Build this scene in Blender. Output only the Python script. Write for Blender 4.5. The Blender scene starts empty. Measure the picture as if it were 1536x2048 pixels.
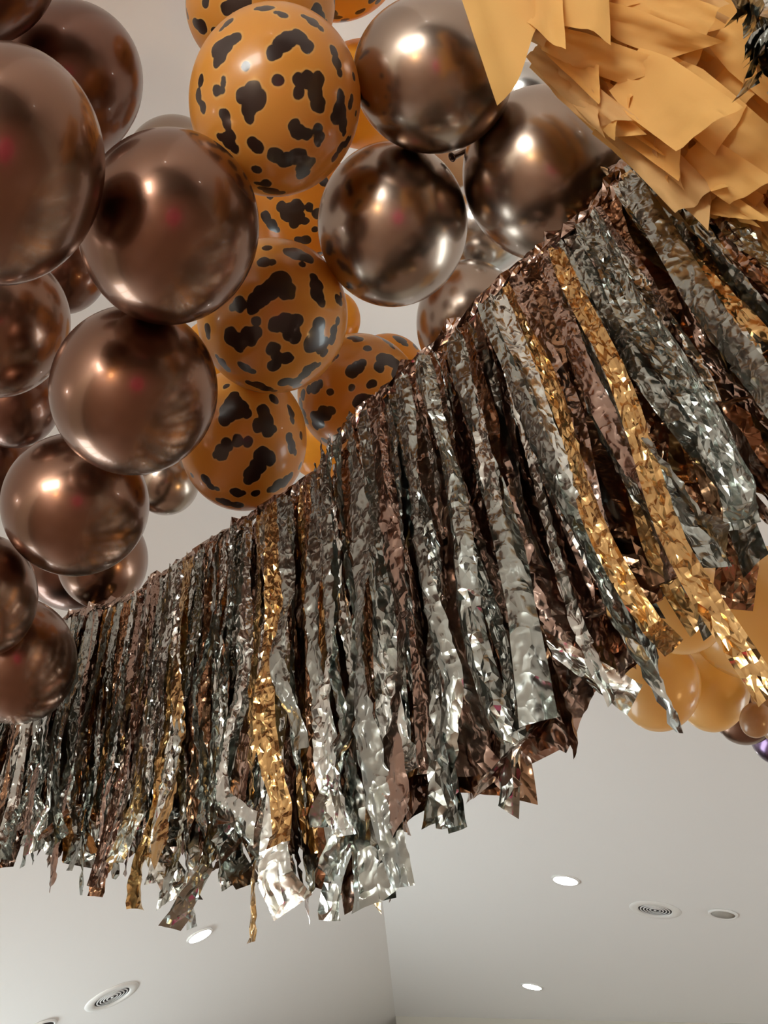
import bpy, bmesh, math, random
from mathutils import Vector, Matrix, noise
random.seed(7)
rnd = random.random
def uni(a, b): return a + (b - a) * rnd()

# ------------------------------------------------------------------ camera, world, exposure
S = bpy.context.scene
C = S.collection
FPX = 1750.0
PITCH = math.asin(0.698); ROLL = -0.1486
fwd = Vector((0, math.cos(PITCH), math.sin(PITCH)))
r0 = Vector((1, 0, 0)); u0 = r0.cross(fwd)
rt = r0 * math.cos(ROLL) + u0 * math.sin(ROLL)
up = rt.cross(fwd)
CAMLOC = Vector((0, 0, 1.5))
cd = bpy.data.cameras.new('camera'); cam = bpy.data.objects.new('camera', cd); C.objects.link(cam)
M3 = Matrix((rt, up, -fwd)).transposed()
cam.matrix_world = Matrix.Translation(CAMLOC) @ M3.to_4x4()
cd.sensor_fit = 'HORIZONTAL'; cd.sensor_width = 36; cd.lens = 36 * FPX / 1536
cd.clip_start = 0.02
S.camera = cam
def at(x, y, D):
    return CAMLOC + rt * (D * (x - 768) / FPX) + up * (D * (1024 - y) / FPX) + fwd * D
def ray(x, y):
    return (rt * ((x - 768) / FPX) + up * ((1024 - y) / FPX) + fwd).normalized()

w = bpy.data.worlds.new('world'); S.world = w; w.use_nodes = True
w.node_tree.nodes['Background'].inputs[0].default_value = (0.8, 0.9, 1.0, 1)
w.node_tree.nodes['Background'].inputs[1].default_value = 0.3
S.view_settings.view_transform = 'Standard'
S.view_settings.look = 'None'
S.view_settings.exposure = 0.24
S.view_settings.gamma = 1.0

CEIL = 3.8      # ceiling height
DOWNLIGHT_W = 75
ADDED_WINDOW_E = 6.2
ADDED_REAR_WINDOW_E = 20

# ------------------------------------------------------------------ materials
def mat(name, col, rough=0.5, metal=0.0, coat=0.0, emit=None, es=0, spec=0.5):
    m = bpy.data.materials.new(name); m.use_nodes = True
    b = m.node_tree.nodes['Principled BSDF']
    b.inputs['Base Color'].default_value = (*col, 1)
    b.inputs['Roughness'].default_value = rough
    b.inputs['Metallic'].default_value = metal
    b.inputs['Coat Weight'].default_value = coat
    b.inputs['Coat Roughness'].default_value = 0.06
    b.inputs['Specular IOR Level'].default_value = spec
    if emit:
        b.inputs['Emission Color'].default_value = (*emit, 1)
        b.inputs['Emission Strength'].default_value = es
    return m
def nd(m, t, **kw):
    n = m.node_tree.nodes.new(t)
    for k, v in kw.items(): setattr(n, k, v)
    return n
def lk(m, a, b): m.node_tree.links.new(a, b)
def add_noise_color(m, c1, c2, scale, detail=3, coord='Object'):
    tc = nd(m, 'ShaderNodeTexCoord'); n = nd(m, 'ShaderNodeTexNoise'); n.inputs['Scale'].default_value = scale
    n.inputs['Detail'].default_value = detail
    r = nd(m, 'ShaderNodeValToRGB'); r.color_ramp.elements[0].position = .35; r.color_ramp.elements[1].position = .65
    r.color_ramp.elements[0].color = (*c1, 1); r.color_ramp.elements[1].color = (*c2, 1)
    lk(m, tc.outputs[coord], n.inputs['Vector']); lk(m, n.outputs['Fac'], r.inputs['Fac'])
    lk(m, r.outputs['Color'], m.node_tree.nodes['Principled BSDF'].inputs['Base Color'])
    return n
def bump(m, scale, strength, dist=0.01, detail=4, kind='noise', stretch=None):
    b = nd(m, 'ShaderNodeBump'); b.inputs['Strength'].default_value = strength; b.inputs['Distance'].default_value = dist
    tc = nd(m, 'ShaderNodeTexCoord'); src = tc.outputs['Object']
    if stretch:
        mp = nd(m, 'ShaderNodeMapping'); mp.inputs['Scale'].default_value = stretch; lk(m, src, mp.inputs['Vector']); src = mp.outputs['Vector']
    if kind == 'noise':
        n = nd(m, 'ShaderNodeTexNoise'); n.inputs['Scale'].default_value = scale; n.inputs['Detail'].default_value = detail
        lk(m, src, n.inputs['Vector']); h = n.outputs['Fac']
    else:
        n = nd(m, 'ShaderNodeTexVoronoi'); n.inputs['Scale'].default_value = scale
        n2 = nd(m, 'ShaderNodeTexNoise'); n2.inputs['Scale'].default_value = scale * .6; n2.inputs['Detail'].default_value = 3
        ad = nd(m, 'ShaderNodeMixRGB', blend_type='ADD'); ad.inputs['Fac'].default_value = .06
        lk(m, src, n2.inputs['Vector']); lk(m, src, ad.inputs['Color1']); lk(m, n2.outputs['Color'], ad.inputs['Color2'])
        lk(m, ad.outputs['Color'], n.inputs['Vector']); h = n.outputs['Distance']
    lk(m, h, b.inputs['Height']); lk(m, b.outputs['Normal'], m.node_tree.nodes['Principled BSDF'].inputs['Normal'])
    return b
M = {}
M['ceiling'] = mat('ceiling_paint', (0.85, 0.855, 0.845), 0.85, spec=.2); bump(M['ceiling'], 60, .05, .002)
M['wall'] = mat('wall_paint', (0.60, 0.57, 0.50), 0.8, spec=.2); bump(M['wall'], 60, .05, .002)
M['floor'] = mat('floor_wood', (0.3, 0.2, 0.14), 0.4); add_noise_color(M['floor'], (0.27, 0.17, 0.12), (0.19, 0.115, 0.08), 1.2)
M['dark_wood'] = mat('dark_wood', (0.07, 0.045, 0.03), 0.35)
M['white'] = mat('white_plastic', (0.82, 0.82, 0.80), 0.35)
M['ring'] = mat('grille_ring', (0.85, 0.85, 0.85), 0.35)
M['cavity'] = mat('dark_cavity_shade', (0.02, 0.02, 0.022), 0.8)
M['mesh_grey'] = mat('speaker_cloth', (0.42, 0.40, 0.36), 0.8); bump(M['mesh_grey'], 900, .4, .001)
M['added_glass_day'] = mat('added_daylight_glass', (0.8, 0.9, 1), 0.2, emit=(0.88, 0.99, 1.0), es=ADDED_WINDOW_E)
M['added_glass_rear'] = mat('added_rear_daylight_glass', (0.8, 0.9, 1), 0.2, emit=(1.0, 0.98, 0.92), es=ADDED_REAR_WINDOW_E)
M['led'] = mat('downlight_lens', (1, 1, 1), 0.3, emit=(1, 0.99, 0.96), es=60)
M['added_warm_bulb'] = mat('added_warm_globe', (1, .8, .5), 0.3, emit=(1, 0.62, 0.25), es=14)
M['pink'] = mat('added_pink_latex', (0.85, 0.04, 0.22), 0.3, coat=.5)
M['black'] = mat('black_plastic', (0.015, 0.014, 0.014), 0.4)

def chrome(name, col, rough):
    m = mat(name, col, rough, 1.0, 0.35)
    m.node_tree.nodes['Principled BSDF'].inputs['Coat Roughness'].default_value = .05
    return m
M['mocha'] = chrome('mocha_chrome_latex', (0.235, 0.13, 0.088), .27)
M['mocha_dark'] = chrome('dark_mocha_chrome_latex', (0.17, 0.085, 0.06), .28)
M['truffle'] = chrome('truffle_chrome_latex', (0.37, 0.29, 0.235), .26)
M['silver_b'] = chrome('silver_chrome_latex', (0.62, 0.63, 0.62), .25)
M['purple_b'] = chrome('plum_chrome_latex', (0.15, 0.09, 0.17), .24)

def latex(name, col, trans=0.35, spots=False):
    m = mat(name, col, .28, 0, .25, spec=.5)
    b = m.node_tree.nodes['Principled BSDF']; out = m.node_tree.nodes['Material Output']
    tl = nd(m, 'ShaderNodeBsdfTranslucent'); mx = nd(m, 'ShaderNodeMixShader'); mx.inputs[0].default_value = trans
    tl.inputs['Color'].default_value = (min(1, col[0] * 1.25), col[1] * 1.35, col[2] * .8, 1)
    lk(m, b.outputs[0], mx.inputs[1]); lk(m, tl.outputs[0], mx.inputs[2]); lk(m, mx.outputs[0], out.inputs['Surface'])
    if spots:
        a = nd(m, 'ShaderNodeAttribute', attribute_name='spot')
        tc = nd(m, 'ShaderNodeTexCoord'); n = nd(m, 'ShaderNodeTexNoise'); n.inputs['Scale'].default_value = 5.5; n.inputs['Detail'].default_value = 1.6
        lk(m, tc.outputs['Object'], n.inputs['Vector'])
        s = nd(m, 'ShaderNodeMath', operation='MULTIPLY_ADD'); s.inputs[1].default_value = .085
        lk(m, n.outputs['Fac'], s.inputs[0]); lk(m, a.outputs['Fac'], s.inputs[2])
        r = nd(m, 'ShaderNodeValToRGB'); e = r.color_ramp.elements
        mr = nd(m, 'ShaderNodeMapRange'); mr.inputs['From Min'].default_value = -.1 + .047; mr.inputs['From Max'].default_value = .1 + .047
        lk(m, s.outputs[0], mr.inputs['Value']); lk(m, mr.outputs[0], r.inputs['Fac'])
        dark = (0.022, 0.011, 0.008, 1)
        e[0].position = .48; e[0].color = dark
        e[1].position = .53; e[1].color = (min(1, col[0] * 1.05), col[1] * 1.35, col[2] * 2.2, 1)
        x = e.new(.64); x.color = (*col, 1)
        lk(m, r.outputs['Color'], b.inputs['Base Color'])
        r2 = nd(m, 'ShaderNodeValToRGB'); r2.color_ramp.elements[0].position = .49; r2.color_ramp.elements[1].position = .53
        r2.color_ramp.elements[0].color = (0, 0, 0, 1); r2.color_ramp.elements[1].color = (trans, trans, trans, 1)
        lk(m, mr.outputs[0], r2.inputs['Fac']); lk(m, r2.outputs['Color'], mx.inputs[0])
    return m
M['cow'] = latex('caramel_cow_print_latex', (0.68, 0.31, 0.055), .30, True)
M['cow_glow'] = latex('amber_cow_print_latex', (0.72, 0.32, 0.04), .5, True)
M['amber'] = latex('amber_latex', (0.78, 0.42, 0.06), .5)
M['peach'] = latex('peach_latex', (0.88, 0.58, 0.25), .30)
M['tan'] = latex('tan_latex', (0.52, 0.31, 0.16), .25)

def foil(name, col, rough=.16):
    m = mat(name, col, rough, 1.0); bs = m.node_tree.nodes['Principled BSDF']
    tc = nd(m, 'ShaderNodeTexCoord')
    mp = nd(m, 'ShaderNodeMapping'); mp.inputs['Scale'].default_value = (1, 1, .8); lk(m, tc.outputs['Object'], mp.inputs['Vector'])
    n0 = nd(m, 'ShaderNodeTexNoise'); n0.inputs['Scale'].default_value = 28; n0.inputs['Detail'].default_value = 2
    ad = nd(m, 'ShaderNodeMixRGB', blend_type='ADD'); ad.inputs['Fac'].default_value = .05
    lk(m, mp.outputs[0], n0.inputs['Vector']); lk(m, mp.outputs[0], ad.inputs['Color1']); lk(m, n0.outputs['Color'], ad.inputs['Color2'])
    nr = nd(m, 'ShaderNodeTexNoise', noise_type='RIDGED_MULTIFRACTAL'); nr.inputs['Scale'].default_value = 38; nr.inputs['Detail'].default_value = 2.5; nr.inputs['Roughness'].default_value = .55
    lk(m, ad.outputs[0], nr.inputs['Vector'])
    vo = nd(m, 'ShaderNodeTexVoronoi'); vo.inputs['Scale'].default_value = 55; lk(m, ad.outputs[0], vo.inputs['Vector'])
    b1 = nd(m, 'ShaderNodeBump'); b1.inputs['Strength'].default_value = .55; b1.inputs['Distance'].default_value = .0028
    b2 = nd(m, 'ShaderNodeBump'); b2.inputs['Strength'].default_value = .5; b2.inputs['Distance'].default_value = .006
    lk(m, nr.outputs['Fac'], b1.inputs['Height']); lk(m, vo.outputs['Distance'], b2.inputs['Height'])
    lk(m, b1.outputs[0], b2.inputs['Normal']); lk(m, b2.outputs[0], bs.inputs['Normal'])
    return m
M['f_silver'] = foil('silver_foil', (0.66, 0.69, 0.66), .17)
M['f_grey'] = foil('grey_foil', (0.38, 0.41, 0.385), .2)
M['f_rose'] = foil('rose_brown_foil', (0.38, 0.27, 0.22), .18)
M['f_copper'] = foil('copper_foil', (0.36, 0.205, 0.12), .2)
M['f_gold'] = foil('gold_foil', (0.60, 0.385, 0.165), .2)
def tissue(name, col):
    m = mat(name, col, .75, spec=.25)
    b = m.node_tree.nodes['Principled BSDF']; out = m.node_tree.nodes['Material Output']
    tl = nd(m, 'ShaderNodeBsdfTranslucent'); tl.inputs['Color'].default_value = (col[0], col[1] * .9, col[2] * .7, 1)
    mx = nd(m, 'ShaderNodeMixShader'); mx.inputs[0].default_value = .4
    lk(m, b.outputs[0], mx.inputs[1]); lk(m, tl.outputs[0], mx.inputs[2]); lk(m, mx.outputs[0], out.inputs['Surface'])
    bump(m, 30, .25, .004)
    return m
M['tissue'] = tissue('golden_tissue', (0.80, 0.50, 0.17))
M['tissue2'] = tissue('tan_tissue', (0.70, 0.46, 0.20))

# ------------------------------------------------------------------ helpers
def obj(name, bm, m, parent=None, smooth=False):
    me = bpy.data.meshes.new(name); bm.to_mesh(me); bm.free()
    if m: me.materials.append(m)
    if smooth:
        for p in me.polygons: p.use_smooth = True
    o = bpy.data.objects.new(name, me); C.objects.link(o)
    if parent: o.parent = parent
    return o
def empty(name, loc, rot=None):
    o = bpy.data.objects.new(name, None); C.objects.link(o); o.empty_display_size = .05
    o.matrix_world = Matrix.Translation(loc) @ (rot.to_4x4() if rot else Matrix.Identity(4))
    return o
def tag(o, label=None, cat=None, group=None, kind=None):
    if label: o['label'] = label
    if cat: o['category'] = cat
    if group: o['group'] = group
    if kind: o['kind'] = kind
    return o
def box(bm, lo, hi):
    v = [bm.verts.new((x, y, z)) for x in (lo[0], hi[0]) for y in (lo[1], hi[1]) for z in (lo[2], hi[2])]
    for f in ((0, 1, 3, 2), (4, 6, 7, 5), (0, 4, 5, 1), (2, 3, 7, 6), (0, 2, 6, 4), (1, 5, 7, 3)):
        bm.faces.new([v[i] for i in f])
def lathe(prof, seg=48, close=False):
    bm = bmesh.new(); rings = []
    for r, z in prof:
        if r < 1e-5: rings.append([bm.verts.new((0, 0, z))])
        else: rings.append([bm.verts.new((r * math.cos(2 * math.pi * i / seg), r * math.sin(2 * math.pi * i / seg), z)) for i in range(seg)])
    prs = list(zip(rings, rings[1:])) + ([(rings[-1], rings[0])] if close else [])
    for a, b in prs:
        for i in range(seg):
            j = (i + 1) % seg
            if len(a) == 1: bm.faces.new((a[0], b[i], b[j]))
            elif len(b) == 1: bm.faces.new((a[i], a[j], b[0]))
            else: bm.faces.new((a[i], a[j], b[j], b[i]))
    bmesh.ops.recalc_face_normals(bm, faces=bm.faces)
    return bm
def prism(pts, z0, z1, fn=None):
    bm = bmesh.new()
    fn = fn or (lambda x, y: 0)
    a = [bm.verts.new((x, y, z0 + fn(x, y))) for x, y in pts]; b = [bm.verts.new((x, y, z1 + fn(x, y))) for x, y in pts]
    bm.faces.new(a[::-1]); bm.faces.new(b)
    for i in range(len(pts)):
        j = (i + 1) % len(pts); bm.faces.new((a[i], a[j], b[j], b[i]))
    bmesh.ops.recalc_face_normals(bm, faces=bm.faces)
    return bm

# ------------------------------------------------------------------ the room
def camvec(x, y, z): return rt * x + up * y + fwd * z
# two ceiling slopes of the vault that meet in the fold
FA = at(757, 1730, 6.9)
FDIR = camvec(.043, -.843, 1).normalized()
NL = camvec(-.932, 1.367, 1.193).normalized(); NR = camvec(.335, 1.341, 1.117).normalized()
def pz(n, x, y): return FA.z - (n.x * (x - FA.x) + n.y * (y - FA.y)) / n.z
perp = Vector((FDIR.y, -FDIR.x, 0)).normalized()
def side(x, y): return (Vector((x, y, 0)) - Vector((FA.x, FA.y, 0))).dot(perp)
def ceil_z(x, y): return pz(NR if side(x, y) > 0 else NL, x, y)
def hit(x, y):
    d = ray(x, y); best = None
    for n in (NL, NR):
        t = (FA - CAMLOC).dot(n) / d.dot(n)
        if t > 0 and (best is None or t < best[0]): best = (t, n)
    return CAMLOC + d * best[0]
def ceil_normal(p): return -(NR if side(p.x, p.y) > 0 else NL)
Bp = FA + FDIR * ((at(791, 2032, 1) - CAMLOC).dot(fwd) and 0)
def fold_at_y(py):
    k = (1024 - py) / FPX; a = FA - CAMLOC
    t = (k * a.dot(fwd) - a.dot(up)) / (FDIR.dot(up) - k * FDIR.dot(fwd)); return FA + FDIR * t
Bp = fold_at_y(2032); E2 = hit(1560, 2049)
XL, XR, YB, YF = -4.6, 6.2, -5.0, Bp.y + 4
F0 = FA + FDIR * ((YB - FA.y) / FDIR.y); Ff = FA + FDIR * ((YF - FA.y) / FDIR.y)
wdir = (E2 - Bp); wdir.z = 0; wdir.normalize()
Wr = Bp + wdir * ((XR - Bp.x) / wdir.x)
print('ROOM', 'E2', E2, 'hitL', hit(0, 2048), hit(0, 100), hit(1536, 100),  'Bp', Bp, 'Wr', Wr, 'F0', F0, 'left z', pz(NL, XL, YB), pz(NL, XL, YF), 'right z', pz(NR, XR, YB), pz(NR, XR, Wr.y))
tag(obj('ceiling', prism([(XL, YB), (F0.x, YB), (Ff.x, YF), (XL, YF)], 0, .15, lambda x, y: pz(NL, x, y)), M['ceiling']), kind='structure')
tag(obj('ceiling', prism([(F0.x, YB), (XR, YB), (XR, Wr.y), (Bp.x, Bp.y)], 0, .15, lambda x, y: pz(NR, x, y)), M['ceiling']), kind='structure')
def struct_box(name, lo, hi, m):
    b = bmesh.new(); box(b, lo, hi); return tag(obj(name, b, m), kind='structure')
struct_box('floor', (XL - .2, YB - .2, -.1), (XR + .2, YF + .2, 0), M['floor'])
H = 6.5
struct_box('wall_left', (XL - .15, YB, 0), (XL, YF, H), M['wall'])
struct_box('wall_right', (XR, YB, 0), (XR + .15, YF, H), M['wall'])
struct_box('wall_back', (XL, YB - .15, 0), (XR, YB, H), M['dark_wood'])
struct_box('wall_front', (XL, YF, 0), (Ff.x + .2, YF + .15, H), M['wall'])
tag(obj('wall_front_right', prism([(Bp.x, Bp.y), (Wr.x, Wr.y), (Wr.x, Wr.y + .15), (Ff.x + .15, YF), (Ff.x, YF)], 0, H), M['wall']), kind='structure')
# unseen windows added behind the camera and on side walls to light the room
def added_window(n, axis, c, lo, hi, z0, z1, inward, pm='added_glass_day'):
    root = empty('added_window_%d' % n, (0, 0, 0)); tag(root, kind='structure')
    pane = bmesh.new(); fr = bmesh.new()
    t = .03
    def bx(b, a0, a1, zz0, zz1, d0, d1):
        d0, d1 = sorted((c + inward * d0, c + inward * d1))
        if axis == 'x': box(b, (d0, a0, zz0), (d1, a1, zz1))
        else: box(b, (a0, d0, zz0), (a1, d1, zz1))
    bx(pane, lo, hi, z0, z1, 0.002, .02)
    k = max(1, round((hi - lo) / 1.0))
    for i in range(k + 1):
        x = lo + (hi - lo) * i / k; bx(fr, x - .03, x + .03, z0, z1, .002, .06)
    for z in (z0, z1): bx(fr, lo - .03, hi + .03, z - .03, z + .03, .002, .061)
    tag(obj('pane', pane, M[pm], root)); obj('added_window_frame', fr, M['dark_wood'], root)
added_window(1, 'x', XR, 2.2, 6.2, .35, 1.7, -1)
added_window(2, 'x', XL, 3.0, 8.5, .6, 2.3, 1)
added_window(3, 'y', YB, -3.9, -.9, .5, 2.0, 1, 'added_glass_rear')
# unseen timber panelling added low on the left wall for dark foil reflections
struct_box('added_trim_1', (XL, YB, 0), (XL + .04, YF, .48), M['dark_wood'])


# ceiling fixtures
def frame_at(x, y):
    p = hit(x, y); n = ceil_normal(p); q = Vector((0, 0, 1)).rotation_difference(n).to_matrix()
    return p, q
def downlight(x, y, r, label, lit=DOWNLIGHT_W, p=None):
    if p is None: p, q = frame_at(x, y)
    else: p = Vector((p[0], p[1], ceil_z(p[0], p[1]))); q = Vector((0, 0, 1)).rotation_difference(ceil_normal(p)).to_matrix()
    t = empty('downlight', p, q); tag(t, label, 'ceiling light', 'recessed downlights')
    obj('trim_ring', lathe([(r, 0), (r, .006), (r * .98, .012), (r * .84, .012), (r * .82, .004), (r * .82, 0)], close=True), M['white'], t, True)
    obj('lens', lathe([(0, .006), (r * .7, .007), (r * .82, .005), (r * .82, .001), (0, .001)]), M['led'], t, True)
    l = bpy.data.lights.new('downlight_lamp', 'SPOT'); l.energy = lit; l.spot_size = 2.4; l.spot_blend = .6; l.shadow_soft_size = r * .8; l.color = (1, .93, .84)
    lo = bpy.data.objects.new('downlight_lamp', l); C.objects.link(lo); lo.parent = t
    lo.matrix_parent_inverse = Matrix.Identity(4); lo.location = (0, 0, .03); lo.rotation_euler = (math.pi, 0, 0)
    return t
def radius_px(x, y, wpx):
    p, q = frame_at(x, y); return wpx / FPX * (p - CAMLOC).dot(fwd)
downlight(399, 1870, radius_px(399, 1870, 27), 'lit round downlight in the ceiling left of the fold, below the foil fringe')
downlight(1131, 1759, radius_px(1131, 1759, 28), 'lit round downlight, the larger one right of the ceiling fold')
downlight(1064, 1972, radius_px(1064, 1972, 22), 'small lit downlight lowest in view, near the far ceiling edge')
def vent(x, y, wpx, label):
    p, q = frame_at(x, y); R = wpx / FPX * (p - CAMLOC).dot(fwd)
    t = empty('ceiling_vent', p, q); tag(t, label, 'air vent', 'round ceiling vents')
    obj('flange', lathe([(R, 0), (R * .99, .005), (R * .86, .010), (R * .70, .013), (R * .66, .008), (R * .64, .001), (R * .64, 0)], close=True), M['white'], t, True)
    obj('duct_shade_disc', lathe([(0, .003), (R * .64, .003), (R * .64, .0005), (0, .0005)]), M['cavity'], t)  # flat near-black disc; the duct's inner shade is put into its colour
    for k in (.54, .42, .30, .18):
        obj('louver_ring', lathe([(R * k, .004), (R * k, .009), (R * (k + .04), .007), (R * (k + .04), .004)], close=True), M['ring'], t)
    obj('centre_cap', lathe([(0, .010), (R * .05, .009), (R * .06, .004), (0, .004)]), M['ring'], t, True)
vent(224, 1993, 54, 'round white ceiling vent with concentric rings at lower left')
vent(1310, 1819, 50, 'round white ceiling vent with concentric rings at lower right, beside the plain disc')
def disc(x, y, wpx, label, m, name, cat):
    p, q = frame_at(x, y); R = wpx / FPX * (p - CAMLOC).dot(fwd)
    t = empty(name, p, q); tag(t, label, cat)
    obj('rim', lathe([(R, 0), (R, .008), (R * .95, .014), (R * .84, .014), (R * .82, .006), (R * .82, 0)], close=True), M['white'], t, True)
    obj('grille', lathe([(0, .010), (R * .82, .009), (R * .82, .001), (0, .001)]), m, t, True)
disc(1446, 1827, 28, 'small round ceiling speaker with beige cloth and white rim', M['mesh_grey'], 'ceiling_speaker', 'speaker')
disc(78, 2056, 34, 'round recessed fixture with dark centre and white rim, cut by the bottom edge', M['cavity'], 'recessed_fixture', 'ceiling fixture')
for xy, wh in (((-3.0, -3), 'over the left end of the back wall'), ((0.2, -3.2), 'on the ridge behind the camera'), ((3.4, -3), 'over the right end of the back wall'), ((-3.2, .2), 'over the left wall'), ((3.6, .6), 'over the right wall'), ((-3.3, 3.4), 'over the far end of the left wall')):
    downlight(0, 0, .09, 'added downlight out of view ' + wh, p=xy)  # extra downlights added out of view to supply more room light

# lamps and a pink balloon added out of view for warm and pink reflections
def added_lamp(x, y, label):
    t = empty('added_globe_lamp', (x, y, 0)); tag(t, label, 'added floor lamp')
    obj('base', lathe([(0, 0), (.14, 0), (.14, .015), (.02, .03), (0, .03)]), M['black'], t, True)
    obj('pole', lathe([(.012, .02), (.012, 1.1), (0, 1.1)], 12), M['black'], t, True)
    bm = bmesh.new(); bmesh.ops.create_uvsphere(bm, u_segments=24, v_segments=16, radius=.16, matrix=Matrix.Translation((0, 0, 1.24)))
    obj('globe_shade', bm, M['added_warm_bulb'], t, True)
added_lamp(-1.0, -1.6, 'added unseen warm globe floor lamp behind the camera on the left')
added_lamp(1.6, 1.3, 'added unseen warm globe floor lamp below the garland on the right')

# ------------------------------------------------------------------ balloons
BAL = dict(
b1=(-30,-60,155,155),b2=(130,170,162,167),b3=(8,336,213,243),b4=(340,458,183,198),b5=(345,325,95,95),b6=(-3,648,150,150),b7=(270,782,170,171),
b8=(128,540,90,90),b9=(30,805,95,92),b10=(153,1009,150,144),b11=(332,962,68,69),b12=(205,1118,93,100),b12b=(150,1125,110,97),b13=(-22,1190,101,121),b14=(35,1320,123,128),b15=(-5,930,80,85),
b16b=(215,1325,112,110),
c1=(551,206,172,196),c2=(522,12,150,150),c3=(672,-82,132,132),c4=(730,190,112,112),c5=(605,410,112,112),c6=(546,634,151,156),c7=(487,880,128,143),c8=(717,790,122,123),c9=(775,745,78,78),c10=(665,640,56,60),c11=(645,880,75,80),c12=(430,712,70,75),
g1=(865,152,160,162),g2=(785,452,150,167),g3=(1090,352,168,178),g4=(940,648,108,128),g5=(965,455,95,95),g6=(1050,195,70,70),g7=(895,360,62,62),
p1=(1512,1225,145,135),p2=(1365,1213,96,96),p3=(1318,1370,84,93),p4=(1425,1373,76,91),p5=(1541,1394,40,38),p6=(1512,1440,34,36),p7=(1556,1452,34,34),p8=(1492,1422,68,68),p9=(1566,1462,70,70))
DEP = {'b1':1.220,'b2':1.450,'b3':0.982,'b4':1.183,'b5':2.050,'b6':1.493,'b7':1.314,'b8':1.900,'b9':2.000,'b10':1.524,'b11':2.200,'b12':2.255,'b12b':2.480,'b13':1.550,'b14':1.700,'b15':2.200,'b16b':2.400,'c1':1.244,'c2':1.493,'c3':1.697,'c4':1.850,'c5':1.900,'c6':1.507,'c7':1.656,'c8':1.829,'c9':2.100,'c10':2.000,'c11':2.100,'c12':2.100,'g1':1.282,'g2':1.439,'g3':1.396,'g4':1.905,'g5':1.985,'g6':1.900,'g7':2.060,'p1':1.920,'p2':1.720,'p3':2.000,'p4':2.120,'p5':2.010,'p6':1.924,'p7':1.950,'p8':2.741,'p9':2.836}
GB, GC, GG, GP = 'dark brown chrome balloons', 'cow print balloons', 'grey-brown chrome balloons', 'peach balloons'
INFO = dict(
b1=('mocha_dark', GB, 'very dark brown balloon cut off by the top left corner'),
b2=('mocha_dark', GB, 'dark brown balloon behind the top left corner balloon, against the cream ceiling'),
b3=('mocha', GB, 'largest brown chrome balloon, cut off by the left edge'),
b4=('mocha', GB, 'large brown chrome balloon touching the big cow print balloon from the left'),
b5=('truffle', GB, 'dull taupe balloon peeping out behind, left of the big cow print balloon'),
b6=('mocha', GB, 'brown balloon cut by the left edge, directly under the largest one'),
b7=('mocha', GB, 'shiny brown balloon in the left column, touching the lower cow print balloons'),
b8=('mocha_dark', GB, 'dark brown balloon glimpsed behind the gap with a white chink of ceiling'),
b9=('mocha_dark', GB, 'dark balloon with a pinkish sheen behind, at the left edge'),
b10=('mocha', GB, 'oval shiny brown balloon low in the left column, with a pale left side'),
b11=('truffle', GB, 'small grey-brown balloon behind, just left of the lowest cow print balloon'),
b12=('mocha', GB, 'brown balloon behind with a light right rim, against the cream ceiling above the fringe'),
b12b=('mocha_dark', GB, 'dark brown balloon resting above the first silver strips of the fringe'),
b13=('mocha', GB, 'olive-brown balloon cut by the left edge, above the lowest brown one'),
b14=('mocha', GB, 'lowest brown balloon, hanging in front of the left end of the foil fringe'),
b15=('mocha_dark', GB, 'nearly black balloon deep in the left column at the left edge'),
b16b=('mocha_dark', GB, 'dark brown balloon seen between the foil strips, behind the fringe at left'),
c1=('cow', GC, 'largest caramel balloon with dark cow spots, at top centre'),
c2=('cow', GC, 'cow print balloon behind, cut by the top edge left of centre'),
c3=('cow_glow', GC, 'cow print balloon cut by the top edge, beside the grey-brown chrome one'),
c4=('amber', GC, 'plain amber balloon glimpsed behind, between the large cow print and grey-brown balloons'),
c5=('cow_glow', GC, 'bright amber cow print balloon glimpsed between two larger cow print ones'),
c6=('cow', GC, 'round caramel cow print balloon in the centre of the cluster'),
c7=('cow', GC, 'lowest caramel cow print balloon, just above the edge of the fringe'),
c8=('cow', GC, 'cow print balloon half hidden by the foil fringe'),
c9=('cow_glow', GC, 'light cow print balloon peeping out behind the half hidden one'),
c10=('amber', GC, 'translucent amber balloon showing as a thin rim right of the central cow print one'),
c11=('amber', GC, 'glowing amber balloon in the gap between the two lowest cow print balloons'),
c12=('amber', GC, 'amber balloon glimpsed at the left rim of the central cow print balloon'),
g1=('truffle', GG, 'upper grey-brown chrome balloon beside the golden tissue garland'),
g2=('truffle', GG, 'grey-brown chrome balloon in the middle, right of the cow print ones'),
g3=('truffle', GG, 'grey-brown chrome balloon at the peak of the foil fringe with a yellow glint'),
g4=('truffle', GG, 'grey-brown chrome balloon low behind the upper edge of the fringe'),
g5=('silver_b', GG, 'pale silver balloon glimpsed between three grey-brown ones'),
g6=('silver_b', GG, 'pale silvery balloon tucked below the point of the golden tissue'),
g7=('tan', GG, 'tan balloon glimpsed in the small triangle between chrome balloons'),
p1=('peach', GP, 'largest peach balloon at the right edge'),
p2=('peach', GP, 'peach balloon with a shiny rim, overlapping the left of the largest peach one'),
p3=('peach', GP, 'leftmost peach balloon, partly behind the hanging foil strip'),
p4=('peach', GP, 'darker peach balloon under the largest peach one'),
p5=('tan', GP, 'small tan balloon cut by the right edge, upper of the small ones'),
p6=('tan', GP, 'small tan balloon in front of the brown one at the right'),
p7=('tan', GP, 'tiny tan balloon cut by the right edge, lowest of the small ones'),
p8=('mocha', GP, 'dark brown chrome balloon below the small tan ones at right'),
p9=('purple_b', GP, 'dark purple balloon sliver at the right edge'))
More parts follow.
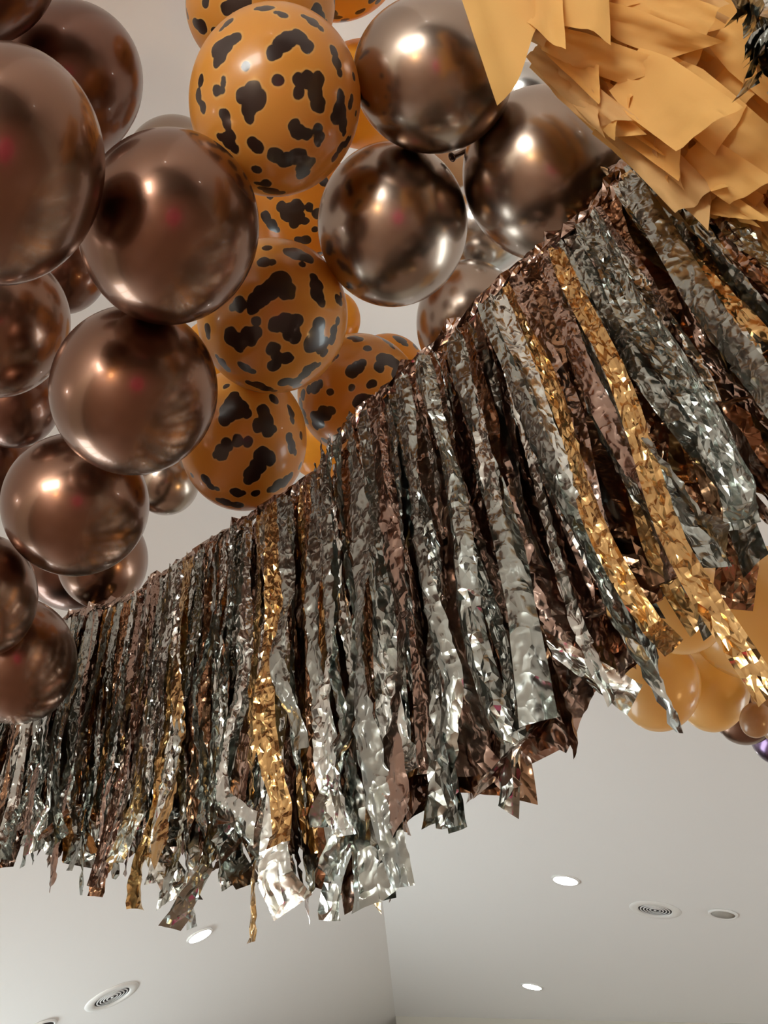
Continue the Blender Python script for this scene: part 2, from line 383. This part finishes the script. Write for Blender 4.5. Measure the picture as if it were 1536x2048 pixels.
# traced cow spots: (x, y, r) in image pixels
def S2(l, ox, oy, k=2.56): return [(ox + x / k, oy + y / k, r / k) for x, y, r in l]
SP = {}
SP['c1'] = S2([(480,265,32),(520,220,38),(560,195,38),(610,190,38),(650,235,30),(470,285,20),(190,250,38),(235,230,42),(280,200,32),(190,315,24),(210,290,28),(335,340,20),(505,408,23),(190,460,24),(222,425,18),(222,405,12),(215,460,18),(320,490,30),(370,465,34),(395,510,38),(350,560,30),(355,600,20),(605,410,28),(655,415,38),(710,410,32),(610,470,28),(690,470,38),(705,525,34),(715,550,20),(790,265,24),(805,320,26),(820,370,15),(825,500,28),(820,570,46),(870,540,20),(880,505,12),(835,640,28),(800,600,30),(840,680,12),(105,420,20),(95,490,28),(115,545,20),(228,590,22),(240,640,24),(262,690,24),(245,720,36),(280,760,22),(200,700,20),(585,640,22),(610,680,30),(650,690,26),(705,660,22),(712,710,24),(710,740,12),(370,735,24),(395,755,28),(490,795,34),(540,820,36),(600,800,40),(640,845,40),(630,890,28),(670,830,22),(388,865,19),(440,940,26),(420,965,20),(465,980,34),(510,990,24),(400,940,14),(745,925,20),(700,960,20),(665,985,15),(855,730,22),(820,760,30),(795,800,24),(870,710,14),(435,40,26),(400,42,14),(470,38,14),(525,75,24),(500,65,14),(245,115,28),(215,145,14),(680,110,26),(640,85,14),(720,145,14),(890,390,14),(900,580,14)], 360, 0)
SP['c6'] = S2([(470,300,45),(510,260,45),(540,310,40),(420,330,40),(390,360,36),(375,400,24),(560,330,22),(390,468,17),(600,120,45),(560,110,30),(650,140,32),(625,175,15),(430,165,28),(470,165,18),(445,92,18),(700,280,32),(705,330,34),(720,370,22),(690,250,22),(805,350,20),(820,365,20),(825,335,10),(490,480,32),(540,475,40),(600,460,26),(570,520,36),(590,550,26),(260,545,38),(300,570,40),(350,545,40),(385,525,26),(300,605,20),(715,490,34),(700,540,42),(680,580,44),(730,590,38),(740,630,24),(790,510,24),(805,470,18),(780,560,22),(480,610,30),(500,650,26),(480,695,26),(545,655,30),(340,705,20),(315,690,15),(365,722,13),(215,680,26),(240,710,22),(190,650,15),(400,795,32),(360,785,18),(440,815,28),(480,825,15),(540,780,30),(590,780,34),(640,740,26),(600,800,20),(680,700,28),(650,710,18),(710,690,15),(790,660,16),(765,700,16),(745,735,12),(140,510,20),(145,545,15),(300,380,32),(270,395,18)], 360, 460)
SP['c7'] = S2([(270,880,38),(250,930,44),(300,920,42),(340,940,22),(230,960,30),(275,850,22),(430,930,30),(440,970,36),(400,1000,28),(450,1020,30),(480,1020,12),(240,1100,24),(210,1140,32),(180,1150,15),(300,1080,24),(345,1085,22),(420,1160,38),(460,1170,30),(400,1210,38),(370,1250,38),(350,1280,22),(570,940,20),(575,970,17),(560,910,10),(560,1060,20),(575,1110,26),(590,1140,15),(135,1280,26),(155,1310,22),(190,1325,13),(60,1255,9),(290,1345,26),(320,1345,13),(388,1350,16),(540,1290,32),(500,1310,32),(460,1330,17),(560,1270,24),(235,1395,32),(290,1410,30),(200,1385,20),(620,1050,12),(615,1210,16),(235,800,16),(480,865,20)], 360, 460)
SP['c8'] = S2([(880,720,28),(910,700,28),(935,680,17),(1040,660,32),(1080,670,32),(1110,690,28),(1020,700,22),(960,605,18),(910,560,22),(880,550,20),(1090,600,14),(690,810,28),(660,820,15),(715,790,15),(770,830,14),(877,808,11),(985,785,20),(970,795,13),(700,970,40),(740,940,34),(770,925,20),(690,1000,20),(930,880,36),(970,880,30),(740,1080,16),(760,1085,14),(680,1080,18),(700,1105,11)], 360, 460)
SP['c9'] = S2([(1130,560,30),(1110,550,20),(1150,580,18)], 360, 460)
SP['c5'] = S2([(560,1090,42),(600,1060,32),(600,1110,32),(640,1130,15),(580,1150,20),(520,1060,22),(440,1110,26),(470,1150,26),(495,1175,13),(640,1230,24),(610,1228,18),(690,1175,12)], 360, 0)
SP['c2'] = S2([(240,40,30),(290,10,42),(340,15,22),(110,140,34),(80,120,22),(130,10,20)], 360, 0)
SP['c3'] = S2([(740,30,32),(770,70,36),(800,90,22),(925,60,22),(700,15,18),(600,20,20)], 360, 0)

def unit_balloon(nu=72, nv=56):
    bm = bmesh.new(); rings = []
    for j in range(nv + 1):
        th = math.pi * j / nv                       # 0 = front pole (-z, faces down the cluster), pi = neck
        r = math.sin(th); z = -math.cos(th)
        if z > .35: r *= 1 - .16 * ((z - .35) / .65) ** 1.6; z *= 1 + .10 * ((z - .35) / .65) ** 2
        if j == nv: r = .05
        if j == 0: rings.append([bm.verts.new((0, 0, z))])
        else: rings.append([bm.verts.new((r * math.cos(2 * math.pi * i / nu), r * math.sin(2 * math.pi * i / nu), z)) for i in range(nu)])
    for rr, z in ((.045, 1.14), (.035, 1.17), (.06, 1.20), (.075, 1.24), (.06, 1.245), (.02, 1.22)):
        rings.append([bm.verts.new((rr * math.cos(2 * math.pi * i / nu), rr * math.sin(2 * math.pi * i / nu), z)) for i in range(nu)])
    for a, b in zip(rings, rings[1:]):
        for i in range(nu):
            j = (i + 1) % nu
            if len(a) == 1: bm.faces.new((a[0], b[j], b[i]))
            else: bm.faces.new((a[i], a[j], b[j], b[i]))
    bmesh.ops.recalc_face_normals(bm, faces=bm.faces)
    me = bpy.data.meshes.new('balloon'); bm.to_mesh(me); bm.free()
    for p in me.polygons: p.use_smooth = True
    return me
BASE = unit_balloon()
SPOTBASE = unit_balloon(144, 110)
MESH = {}
def rand_spots(n, seed, avoid):
    R = random.Random(seed); out = []; cs = []
    for _ in range(4000):
        if len(cs) >= n: break
        v = Vector((R.gauss(0, 1), R.gauss(0, 1), R.gauss(0, 1))).normalized()
        if any((v - a).length < .42 for a in cs): continue
        if any((v - a).length < r + .22 for a, r in avoid): continue
        cs.append(v); s = R.uniform(.05, .13)
        t = v.orthogonal().normalized(); t.rotate(Matrix.Rotation(R.uniform(0, 6.3), 3, v)); u = v.cross(t)
        for k in range(R.randint(2, 4)):
            out.append(((v + t * (k - 1.2) * s * 1.3 + u * R.uniform(-1, 1) * s).normalized(), s * R.uniform(.6, 1.05)))
    return out
def make_balloon(key):
    x, y, a, b = BAL[key]; D = DEP[key]; mname, grp, label = INFO[key]
    c = at(x, y, D); d = (c - CAMLOC).normalized()
    U, V = (x - 768) / FPX, (1024 - y) / FPX; r2 = U * U + V * V; k = math.sqrt(1 + r2)
    # inverse radial stretch
    rr = math.sqrt(r2) or 1; eu, ev = U / rr, V / rr; s = 1 / k - 1
    P = Matrix(((1 + s * eu * eu, s * eu * ev), (s * eu * ev, 1 + s * ev * ev)))
    E = Matrix(((a * a, 0), (0, b * b)))
    Q = P @ E @ P
    th = .5 * math.atan2(2 * Q[0][1], Q[0][0] - Q[1][1])
    e1 = Vector((math.cos(th), math.sin(th))); e2 = Vector((-math.sin(th), math.cos(th)))
    l1 = math.sqrt(e1.dot(Q @ e1)) * D / FPX; l2 = math.sqrt(e2.dot(Q @ e2)) * D / FPX
    rx = (rt - d * rt.dot(d)).normalized(); uy = d.cross(rx) * -1
    if uy.dot(up) < 0: uy = -uy
    w1 = rx * e1.x + uy * e1.y; w2 = rx * e2.x + uy * e2.y; w3 = w1.cross(w2)
    if w3.dot(d) < 0: w1 = -w1; w3 = w1.cross(w2)
    l3 = (l1 + l2) / 2
    corr = math.sqrt(max(.5, 1 - (l3 / (D * k)) ** 2)) # silhouette of a near sphere is a little larger than its radius
    l1 *= corr; l2 *= corr; l3 *= corr
    MW = Matrix.Translation(c) @ (Matrix((w1 * l1, w2 * l2, w3 * l3)).transposed()).to_4x4()
    if mname.startswith('cow'):
        inv = MW.inverted(); o0 = inv @ CAMLOC; lob = []
        rp = math.sqrt(a * b)
        for sx, sy, sr in SP.get(key, []):
            dd = (inv.to_3x3() @ ray(sx, sy)); A_ = dd.dot(dd); B_ = 2 * o0.dot(dd); C_ = o0.dot(o0) - 1
            disc_ = B_ * B_ - 4 * A_ * C_
            t = (-B_ - math.sqrt(max(0, disc_))) / (2 * A_)
            lob.append(((o0 + dd * t).normalized(), sr / rp * 1.1 + .008))
        avoid = list(lob)
        rs = [q for q in rand_spots(40, hash(key) % 99 if False else sum(map(ord, key)), avoid)]
        if key in ('c1', 'c6', 'c7'): rs = [q for q in rs if q[0].z > -.12]
        lob += rs
        me = SPOTBASE.copy(); at_ = me.attributes.new('spot', 'FLOAT', 'POINT')
        vals = []
        for v in me.vertices:
            p = v.co; nn = p.normalized()
            vals.append(min(.3, min((nn - q).length - r for q, r in lob)))
        at_.data.foreach_set('value', vals)
        me.materials.append(M[mname])
    else:
        if mname not in MESH:
            MESH[mname] = BASE.copy(); MESH[mname].materials.append(M[mname])
        me = MESH[mname]
    o = bpy.data.objects.new('balloon', me); C.objects.link(o); o.matrix_world = MW
    tag(o, label, 'balloon', grp)
    return o
OB = {k: make_balloon(k) for k in BAL}
# open rolled neck visible between the chrome balloons
q = (at(905, 313, 1.40) - at(950, 290, 1.42)).normalized()
qq = Vector((0, 0, 1)).rotation_difference(q)
bm = lathe([(.0035, -.05), (.005, -.02), (.006, 0), (.0075, .001), (.008, .003), (.0065, .004), (.0045, .002), (.0045, -.01), (.003, -.03)], 20)
nk = obj('neck', bm, M['truffle'], None, True)
nk.parent = OB['g1']; nk.matrix_parent_inverse = OB['g1'].matrix_world.inverted()
nk.matrix_world = Matrix.Translation(at(906, 313, 1.40)) @ qq.to_matrix().to_4x4()
# unseen balloon added in place of someone's pink top, reflected in chrome and foil
pb = empty('added_pink_balloon', (.34, -.65, 0)); tag(pb, 'added unseen pink balloon behind the camera, in place of a pink top', 'balloon')
bm = bmesh.new(); bmesh.ops.create_uvsphere(bm, u_segments=32, v_segments=24, radius=.33, matrix=Matrix.Translation((0, 0, 1.08)) @ Matrix.Diagonal((1, 1, 1.12, 1)))
obj('body', bm, M['pink'], pb, True)
obj('ribbon', lathe([(.002, 0), (.002, .73), (0, .73)], 6), M['white'], pb)
obj('weight', lathe([(0, 0), (.04, 0), (.04, .05), (0, .05)], 16), M['black'], pb)

# ------------------------------------------------------------------ foil fringe
HEAD = [(-140, 1440, 2.42), (0, 1330, 2.33), (90, 1262, 2.22), (150, 1225, 2.12), (270, 1192, 1.94), (390, 1103, 1.68), (500, 1033, 1.53), (600, 970, 1.42), (645, 935, 1.37),
        (700, 845, 1.30), (780, 765, 1.26), (870, 690, 1.22), (940, 620, 1.205), (1040, 530, 1.19), (1110, 475, 1.19), (1180, 418, 1.20), (1245, 325, 1.22), (1330, 262, 1.27), (1450, 190, 1.33), (1640, 90, 1.42), (1850, 0, 1.5)]
HP = [at(*h) for h in HEAD]
seglen = [(b - a).length for a, b in zip(HP, HP[1:])]
TOT = sum(seglen)
def head_at(s):
    s = max(0, min(TOT - 1e-6, s)); i = 0
    while s > seglen[i]: s -= seglen[i]; i += 1
    t = s / seglen[i]; p = HP[i].lerp(HP[i + 1], t)
    # smoothed tangent
    tg = (HP[min(i + 2, len(HP) - 1)] - HP[max(i - 1, 0)]); return p, tg.normalized()
def ribbon(bm, pts, wid, wdirs, crink, nx=4, curl=0.0, seed=0, nrm=None, taper_top=1.0, tip=0.0):
    """pts centre line; wdirs width direction at each; crinkled strip of foil"""
    rows = []; n = len(pts)
    for i, (p, wd) in enumerate(zip(pts, wdirs)):
        tdir = (pts[min(i + 1, n - 1)] - pts[max(i - 1, 0)]).normalized()
        nn = tdir.cross(wd).normalized()
        wd = nn.cross(tdir).normalized()
        f = i / (n - 1)
        ww = wid[i] if isinstance(wid, list) else wid
        row = []
        for j in range(nx + 1):
            u = j / nx - .5
            cz = p + wd * (u * ww)
            off = nn * (random.gauss(0, 1) * crink * .7 + .0035 * noise.noise(cz * 70) + .002 * noise.noise(Vector((u * 9 + seed, f * 3, wd.x * 3))) + curl * (u * u - .08) * ww)
            e = tdir * (random.uniform(-1, 1) * crink * 1.5)
            if i == n - 1: e = tdir * (tip * u * ww); off *= .4
            row.append(bm.verts.new(p + wd * (u * ww) + off + e))
        rows.append(row)
    smooth = rnd() < .7
    for a, b in zip(rows, rows[1:]):
        for j in range(nx):
            if smooth:
                bm.faces.new((a[j], a[j + 1], b[j + 1], b[j])).smooth = True; continue
            if rnd() < .5:
                bm.faces.new((a[j], a[j + 1], b[j + 1])); bm.faces.new((a[j], b[j + 1], b[j]))
            else:
                bm.faces.new((a[j], a[j + 1], b[j])); bm.faces.new((a[j + 1], b[j + 1], b[j]))
DOWN = Vector((0, 0, -1))
LSCALE = [(0, .58), (.1, .59), (.25, .60), (.4, .60), (.48, .66), (.6, .665), (.7, .63), (.8, .61), (1, .62)]
def strand(bm, s, w0, L, layer, gathered, kink, crink=.0014, step=.009, yaw_amp=.5, wob=.012):
    p, tg = head_at(s)
    h = Vector((tg.x, tg.y, 0)).normalized(); out = Vector((h.y, -h.x, 0))
    if out.dot(CAMLOC - p) < 0: out = -out
    v_ = CAMLOC - p; el = abs(v_.z) / math.hypot(v_.x, v_.y)
    p = p + out * layer + Vector((0, 0, -layer * min(el, 3) + uni(-.008, .0)))
    n = max(6, int(L / step)); pts = []; wds = []; ws = []
    yaw = uni(-yaw_amp, yaw_amp) + (uni(-.8, .8) if gathered else 0); dy = uni(-1, 1) * (1.6 if gathered else .7)
    ph1, ph2 = uni(0, 6), uni(0, 6); fr = uni(4, 9)
    d = DOWN.copy() + h * uni(-.035, .035) + out * uni(-.02, .05)
    q = p.copy(); kd = None; kt = uni(.82, .95)
    kt2 = kt + uni(.05, .12)
    fan = uni(-.1, .1)
    for i in range(n + 1):
        f = i / n
        if kink and kd is None and f > kt:
            kd = (DOWN * uni(.5, 1) + h * uni(-.9, .9) + out * uni(-.8, .9)).normalized()
            d = d.lerp(kd, .85)
        if kink > 1 and f > kt2:
            d = (d + h * uni(-.5, .5) + out * uni(-.5, .5)).normalized(); kt2 = 9
        dd = d.normalized()
        q = q + dd * (L / n)
        wobv = h * (math.sin(f * fr + ph1) * wob * f) + out * (math.sin(f * fr * 1.3 + ph2) * wob * f)
        pts.append(q + wobv)
        a = yaw + dy * f + .25 * math.sin(f * fr * 2 + ph1)
        wds.append(h * math.cos(a) + out * math.sin(a))
        ww = w0
        if gathered: ww = w0 * (.42 + .35 * abs(math.sin(f * 5 + ph2)) + (.5 * max(0, f - .8) / .2))
        ww *= min(1, .7 + f * 5)
        ws.append(ww)
    ribbon(bm, pts, ws, wds, crink, nx=(8 if w0 > .06 else 6) if w0 > .018 else 4, seed=uni(0, 50), curl=uni(-1, 1) * (1.5 if gathered else .5), tip=uni(-.5, .5))
fr_root = empty('foil_fringe_garland', HP[10]); fr_root.matrix_world = Matrix.Translation(HP[10])
tag(fr_root, 'long draped garland of crinkled silver, brown and gold foil strips', 'fringe garland')
def local(o):  # put a world-space mesh under the root
    o.parent = fr_root; o.matrix_parent_inverse = fr_root.matrix_world.inverted(); return o
# visible stretch of header for allocating strips
def sval(k): return sum(seglen[:k])
S_END = sval(19)
def pick(layer):
    r = rnd()
    if layer < 0: return 'f_rose' if r < .42 else 'f_copper' if r < .66 else 'f_gold' if r < .83 else 'f_grey'
    return 'f_silver' if r < .34 else 'f_grey' if r < .74 else 'f_rose' if r < .87 else 'f_copper' if r < .92 else 'f_gold'
LAB = {'f_rose': 'rose-brown foil strip', 'f_copper': 'copper foil strip', 'f_gold': 'gold foil strip', 'f_grey': 'dull grey foil strip', 'f_silver': 'bright silver foil strip'}
def lengthf(s):
    u = s / TOT
    for (a, la), (b, lb) in zip(LSCALE, LSCALE[1:]):
        if a <= u <= b: return la + (lb - la) * (u - a) / (b - a)
    return .64
stuff = {}
def bulk(m):
    if m not in stuff: stuff[m] = bmesh.new()
    return stuff[m]
# back layers, wide flat strips (counted together), then the front strips as single parts
for layer, n, wr in ((-.085, 46, (.08, .11)), (-.065, 50, (.07, .10)), (-.045, 70, (.045, .07)), (-.025, 70, (.03, .045)), (-.005, 75, (.02, .038)), (.01, 60, (.012, .03))):
    for i in range(n):
        s = (i + uni(-.5, 1.5)) / n * S_END
        m = pick(layer if layer < -.01 else (-1 if rnd() < .3 else 1))
        strand(bulk(m), s, uni(*wr), lengthf(s) * uni(.86, 1.03), layer + uni(-.012, .012), rnd() < .4, 1 if (layer > -.03 and rnd() < .35) else 0)
random.seed(31)
N_FRONT = 99
for i in range(N_FRONT):
    s = (i + uni(-.4, 1.4)) / N_FRONT * S_END * .93
    m = pick(1); g = rnd() < .74
    bm = bmesh.new()
    strand(bm, s, uni(.022, .04) if g else uni(.018, .034), lengthf(s) * (uni(.84, 1.03) if rnd() > .08 else uni(.55, .8) if rnd() < .6 else 1.06), uni(.02, .065), g, (2 if rnd() < .35 else 1) if rnd() < .5 else 0)
    o = local(obj('foil_strand', bm, M[m])); o['label'] = LAB[m]
o = None
# the bulk strips: ONE stuff part, materials by slot
bmj = bmesh.new(); mats = list(stuff)
me = bpy.data.meshes.new('foil_strips_mass')
for k in mats: me.materials.append(M[k])
for idx, k in enumerate(mats):
    b = stuff[k]
    for f_ in b.faces: f_.material_index = idx
    tmp = bpy.data.meshes.new('t'); b.to_mesh(tmp); b.free(); bmj.from_mesh(tmp); bpy.data.meshes.remove(tmp)
bmj.to_mesh(me); bmj.free()
o = bpy.data.objects.new('foil_strands', me); C.objects.link(o); local(o); o['kind'] = 'stuff'; o['label'] = 'mass of brown, copper, gold and grey foil strips behind the front ones'
# header: crumpled rolled foil tape along the top
bm = bmesh.new(); n = 190; prev = None
for i in range(n):
    p, tg = head_at(i / (n - 1) * S_END); up_ = Vector((0, 0, 1)); h = tg.normalized(); a = h.cross(up_).normalized(); b_ = a.cross(h)
    ring = []
    rr = .006
    for k in range(7):
        an = k / 7 * 6.283 + i * .5; r_ = rr * (uni(.5, 1.5) if rnd() > .12 else uni(1.6, 3.0))
        ring.append(bm.verts.new(p + a * math.cos(an) * r_ * 1.0 + b_ * math.sin(an) * r_ * 1.5 + Vector((0, 0, -.004))))
    if prev:
        for k in range(7): bm.faces.new((prev[k], prev[(k + 1) % 7], ring[(k + 1) % 7], ring[k]))
    prev = ring
local(obj('header_tape', bm, M['f_rose']))['label'] = 'crumpled rose-brown foil header roll'

# second foil fringe, only its ends enter the top right corner
r2 = empty('foil_fringe_garland', at(1640, -60, 1.0)); tag(r2, 'foil fringe whose silver tips enter the top right corner over the tissue', 'fringe garland')
random.seed(5)
for i in range(20):
    bm = bmesh.new()
    x0, y0 = uni(1490, 1640), uni(-190, -40)
    if i < 10: x1, y1 = uni(1468, 1545), uni(15, 75)
    else: x0 = uni(1560, 1700); y0 = uni(-100, 20); x1, y1 = uni(1484, 1550), uni(100, 190)
    p0 = at(x0, y0, .98 + uni(-.03, .03)); p1 = at(x1, y1, .86 + uni(-.03, .03))
    nn = 14; pts = [p0.lerp(p1, k / nn) + Vector((uni(-1, 1), uni(-1, 1), uni(-1, 1))) * .003 for k in range(nn + 1)]
    a0 = uni(-1, 1); wd = [(rt * math.cos(a0 + k * .08) + fwd * math.sin(a0 + k * .08)) for k in range(nn + 1)]
    ribbon(bm, pts, uni(.016, .028), wd, .0022, nx=3, curl=uni(-1, 1), tip=uni(-.7, .7))
    o = obj('foil_strand', bm, M[random.choice(['f_silver', 'f_silver', 'f_grey', 'f_gold'])]); o.parent = r2; o.matrix_parent_inverse = r2.matrix_world.inverted()

# ------------------------------------------------------------------ golden tissue garland
tr = empty('tissue_garland', at(1300, -60, 1.12)); tag(tr, 'golden tissue paper garland of layered flaps crossing the top right', 'tissue garland')
def flap(x0, y0, x1, y1, wpx, D0, D1, m='tissue', bend=.3, skew=0, roll=0.0, name='tissue_flap', endlift=0.0, tip=0.0, seg=18):
    p0 = at(x0, y0, D0); p1 = at(x1, y1, D1)
    t = (p1 - p0); L = t.length; t.normalize()
    view = ((p0 + p1) / 2 - CAMLOC).normalized()
    wd = t.cross(view).normalized(); nrm = t.cross(wd).normalized()
    if nrm.dot(view) > 0: nrm = -nrm
    wd2 = (wd * math.cos(roll) + nrm * math.sin(roll)).normalized()
    n2 = t.cross(wd2).normalized()
    if n2.dot(view) > 0: n2 = -n2
    W = wpx / FPX * (D0 + D1) / 2
    bm = bmesh.new(); rows = []; nx = 10
    ph = uni(0, 6); f1 = uni(1.5, 3); amp = bend * W * .18
    for i in range(seg + 1):
        f = i / seg; row = []
        for j in range(nx + 1):
            u = j / nx - .5
            hgt = amp * math.sin(f1 * 3.14 * u + ph + f * 1.5) * f + bend * W * .35 * (u * u) * (1 if ph > 3 else -1) + bend * .10 * L * math.sin(f * 3.14)
            hgt += endlift * L * f ** 3
            hgt += noise.noise(Vector((f * 5 + ph * 9, u * 4, ph))) * .006
            ln = f * L * (1 + tip * u * f)
            row.append(bm.verts.new(p0 + t * ln + wd2 * (u * W * (.75 + .25 * min(1, f * 3))) + n2 * hgt))
        rows.append(row)
    for a, b in zip(rows, rows[1:]):
        for j in range(nx): bm.faces.new((a[j], a[j + 1], b[j + 1], b[j]))
    o = obj(name, bm, M[m], None, True); o.parent = tr; o.matrix_parent_inverse = tr.matrix_world.inverted()
    return o
# deep backing sheets
for x0, y0, x1, y1, wv in ((1010, -90, 1620, 470, 170), (1120, -120, 1700, 330, 230), (1300, -140, 1800, 200, 260)):
    flap(x0, y0, x1, y1, wv, 1.17, 1.06, 'tissue', .10, seg=30)
# long strips forming the lower edge
flap(1075, 110, 1425, 400, 74, 1.12, 1.02, 'tissue2', .15, tip=.5)
flap(1120, 165, 1560, 555, 60, 1.14, 1.03, 'tissue', .12)
flap(1200, 240, 1500, 430, 80, 1.10, 1.0, 'tissue', .2)
flap(1330, 370, 1610, 560, 90, 1.08, 1.0, 'tissue2', .15)
random.seed(21)
for i in range(46):                              # fill flaps, farther ones first
    a = rnd(); b = rnd() ** .8
    ex = 1090 + a * 520; ey = 40 + a * 430 - b * 260 * (.4 + a)
    L = uni(130, 240); an = math.radians(uni(28, 44))
    flap(ex - L * math.cos(an), ey - L * math.sin(an), ex, ey, uni(60, 120), 1.10 - .04 * b, 1.03 - .03 * b, random.choice(['tissue', 'tissue', 'tissue2']), uni(.2, .6), roll=uni(-.5, .5), endlift=uni(0, .12), tip=uni(-.5, .5))
for i in range(26):                              # narrow strips layered along the lower edge
    a = i / 25; ex = 1190 + a * 400 + uni(-20, 20); ey = 240 + a * 330 + uni(-75, -10)
    L = uni(110, 220); an = math.radians(uni(34, 46))
    flap(ex - L * math.cos(an), ey - L * math.sin(an), ex, ey, uni(40, 80), uni(1.04, 1.08), uni(.985, 1.02), random.choice(['tissue', 'tissue2']), uni(.3, .9), roll=uni(-.6, .6), endlift=uni(0, .15), tip=uni(-.6, .6))
flap(1370, 320, 1560, 520, 80, 1.05, 1.0, 'tissue', .4, tip=.4)
flap(1430, 340, 1640, 560, 110, 1.06, 1.0, 'tissue2', .3, tip=.3)
flap(1440, 290, 1600, 470, 90, 1.03, .98, 'tissue', .5, tip=-.4)
# hand placed flaps of the front
flap(968, -110, 1050, 120, 150, 1.03, .96, 'tissue', .5, tip=-.55)
flap(1075, -120, 1085, 70, 90, 1.01, .95, 'tissue', .5, roll=.3, tip=.5)
flap(1150, -110, 1162, 62, 110, 1.0, .95, 'tissue', .5, roll=-.2, tip=.3)
flap(1090, 75, 1300, 150, 62, 1.03, .97, 'tissue', .7, tip=.4)
flap(1190, 20, 1395, 100, 62, 1.01, .96, 'tissue', .5, roll=.3, tip=.4)
flap(1250, -10, 1425, 45, 56, 1.0, .95, 'tissue', .5, roll=-.3)
flap(1250, 140, 1425, 265, 125, .99, .93, 'tissue', .55, tip=.25, endlift=.1)
flap(1330, 150, 1462, 262, 100, 1.01, .96, 'tissue', .3, tip=-.1)
flap(1400, 200, 1560, 340, 90, .99, .95, 'tissue', .4, tip=.2)
flap(1380, 300, 1505, 385, 80, 1.0, .96, 'tissue', .4, tip=.3)
flap(1440, 60, 1600, 190, 90, .99, .95, 'tissue', .4, tip=.2)
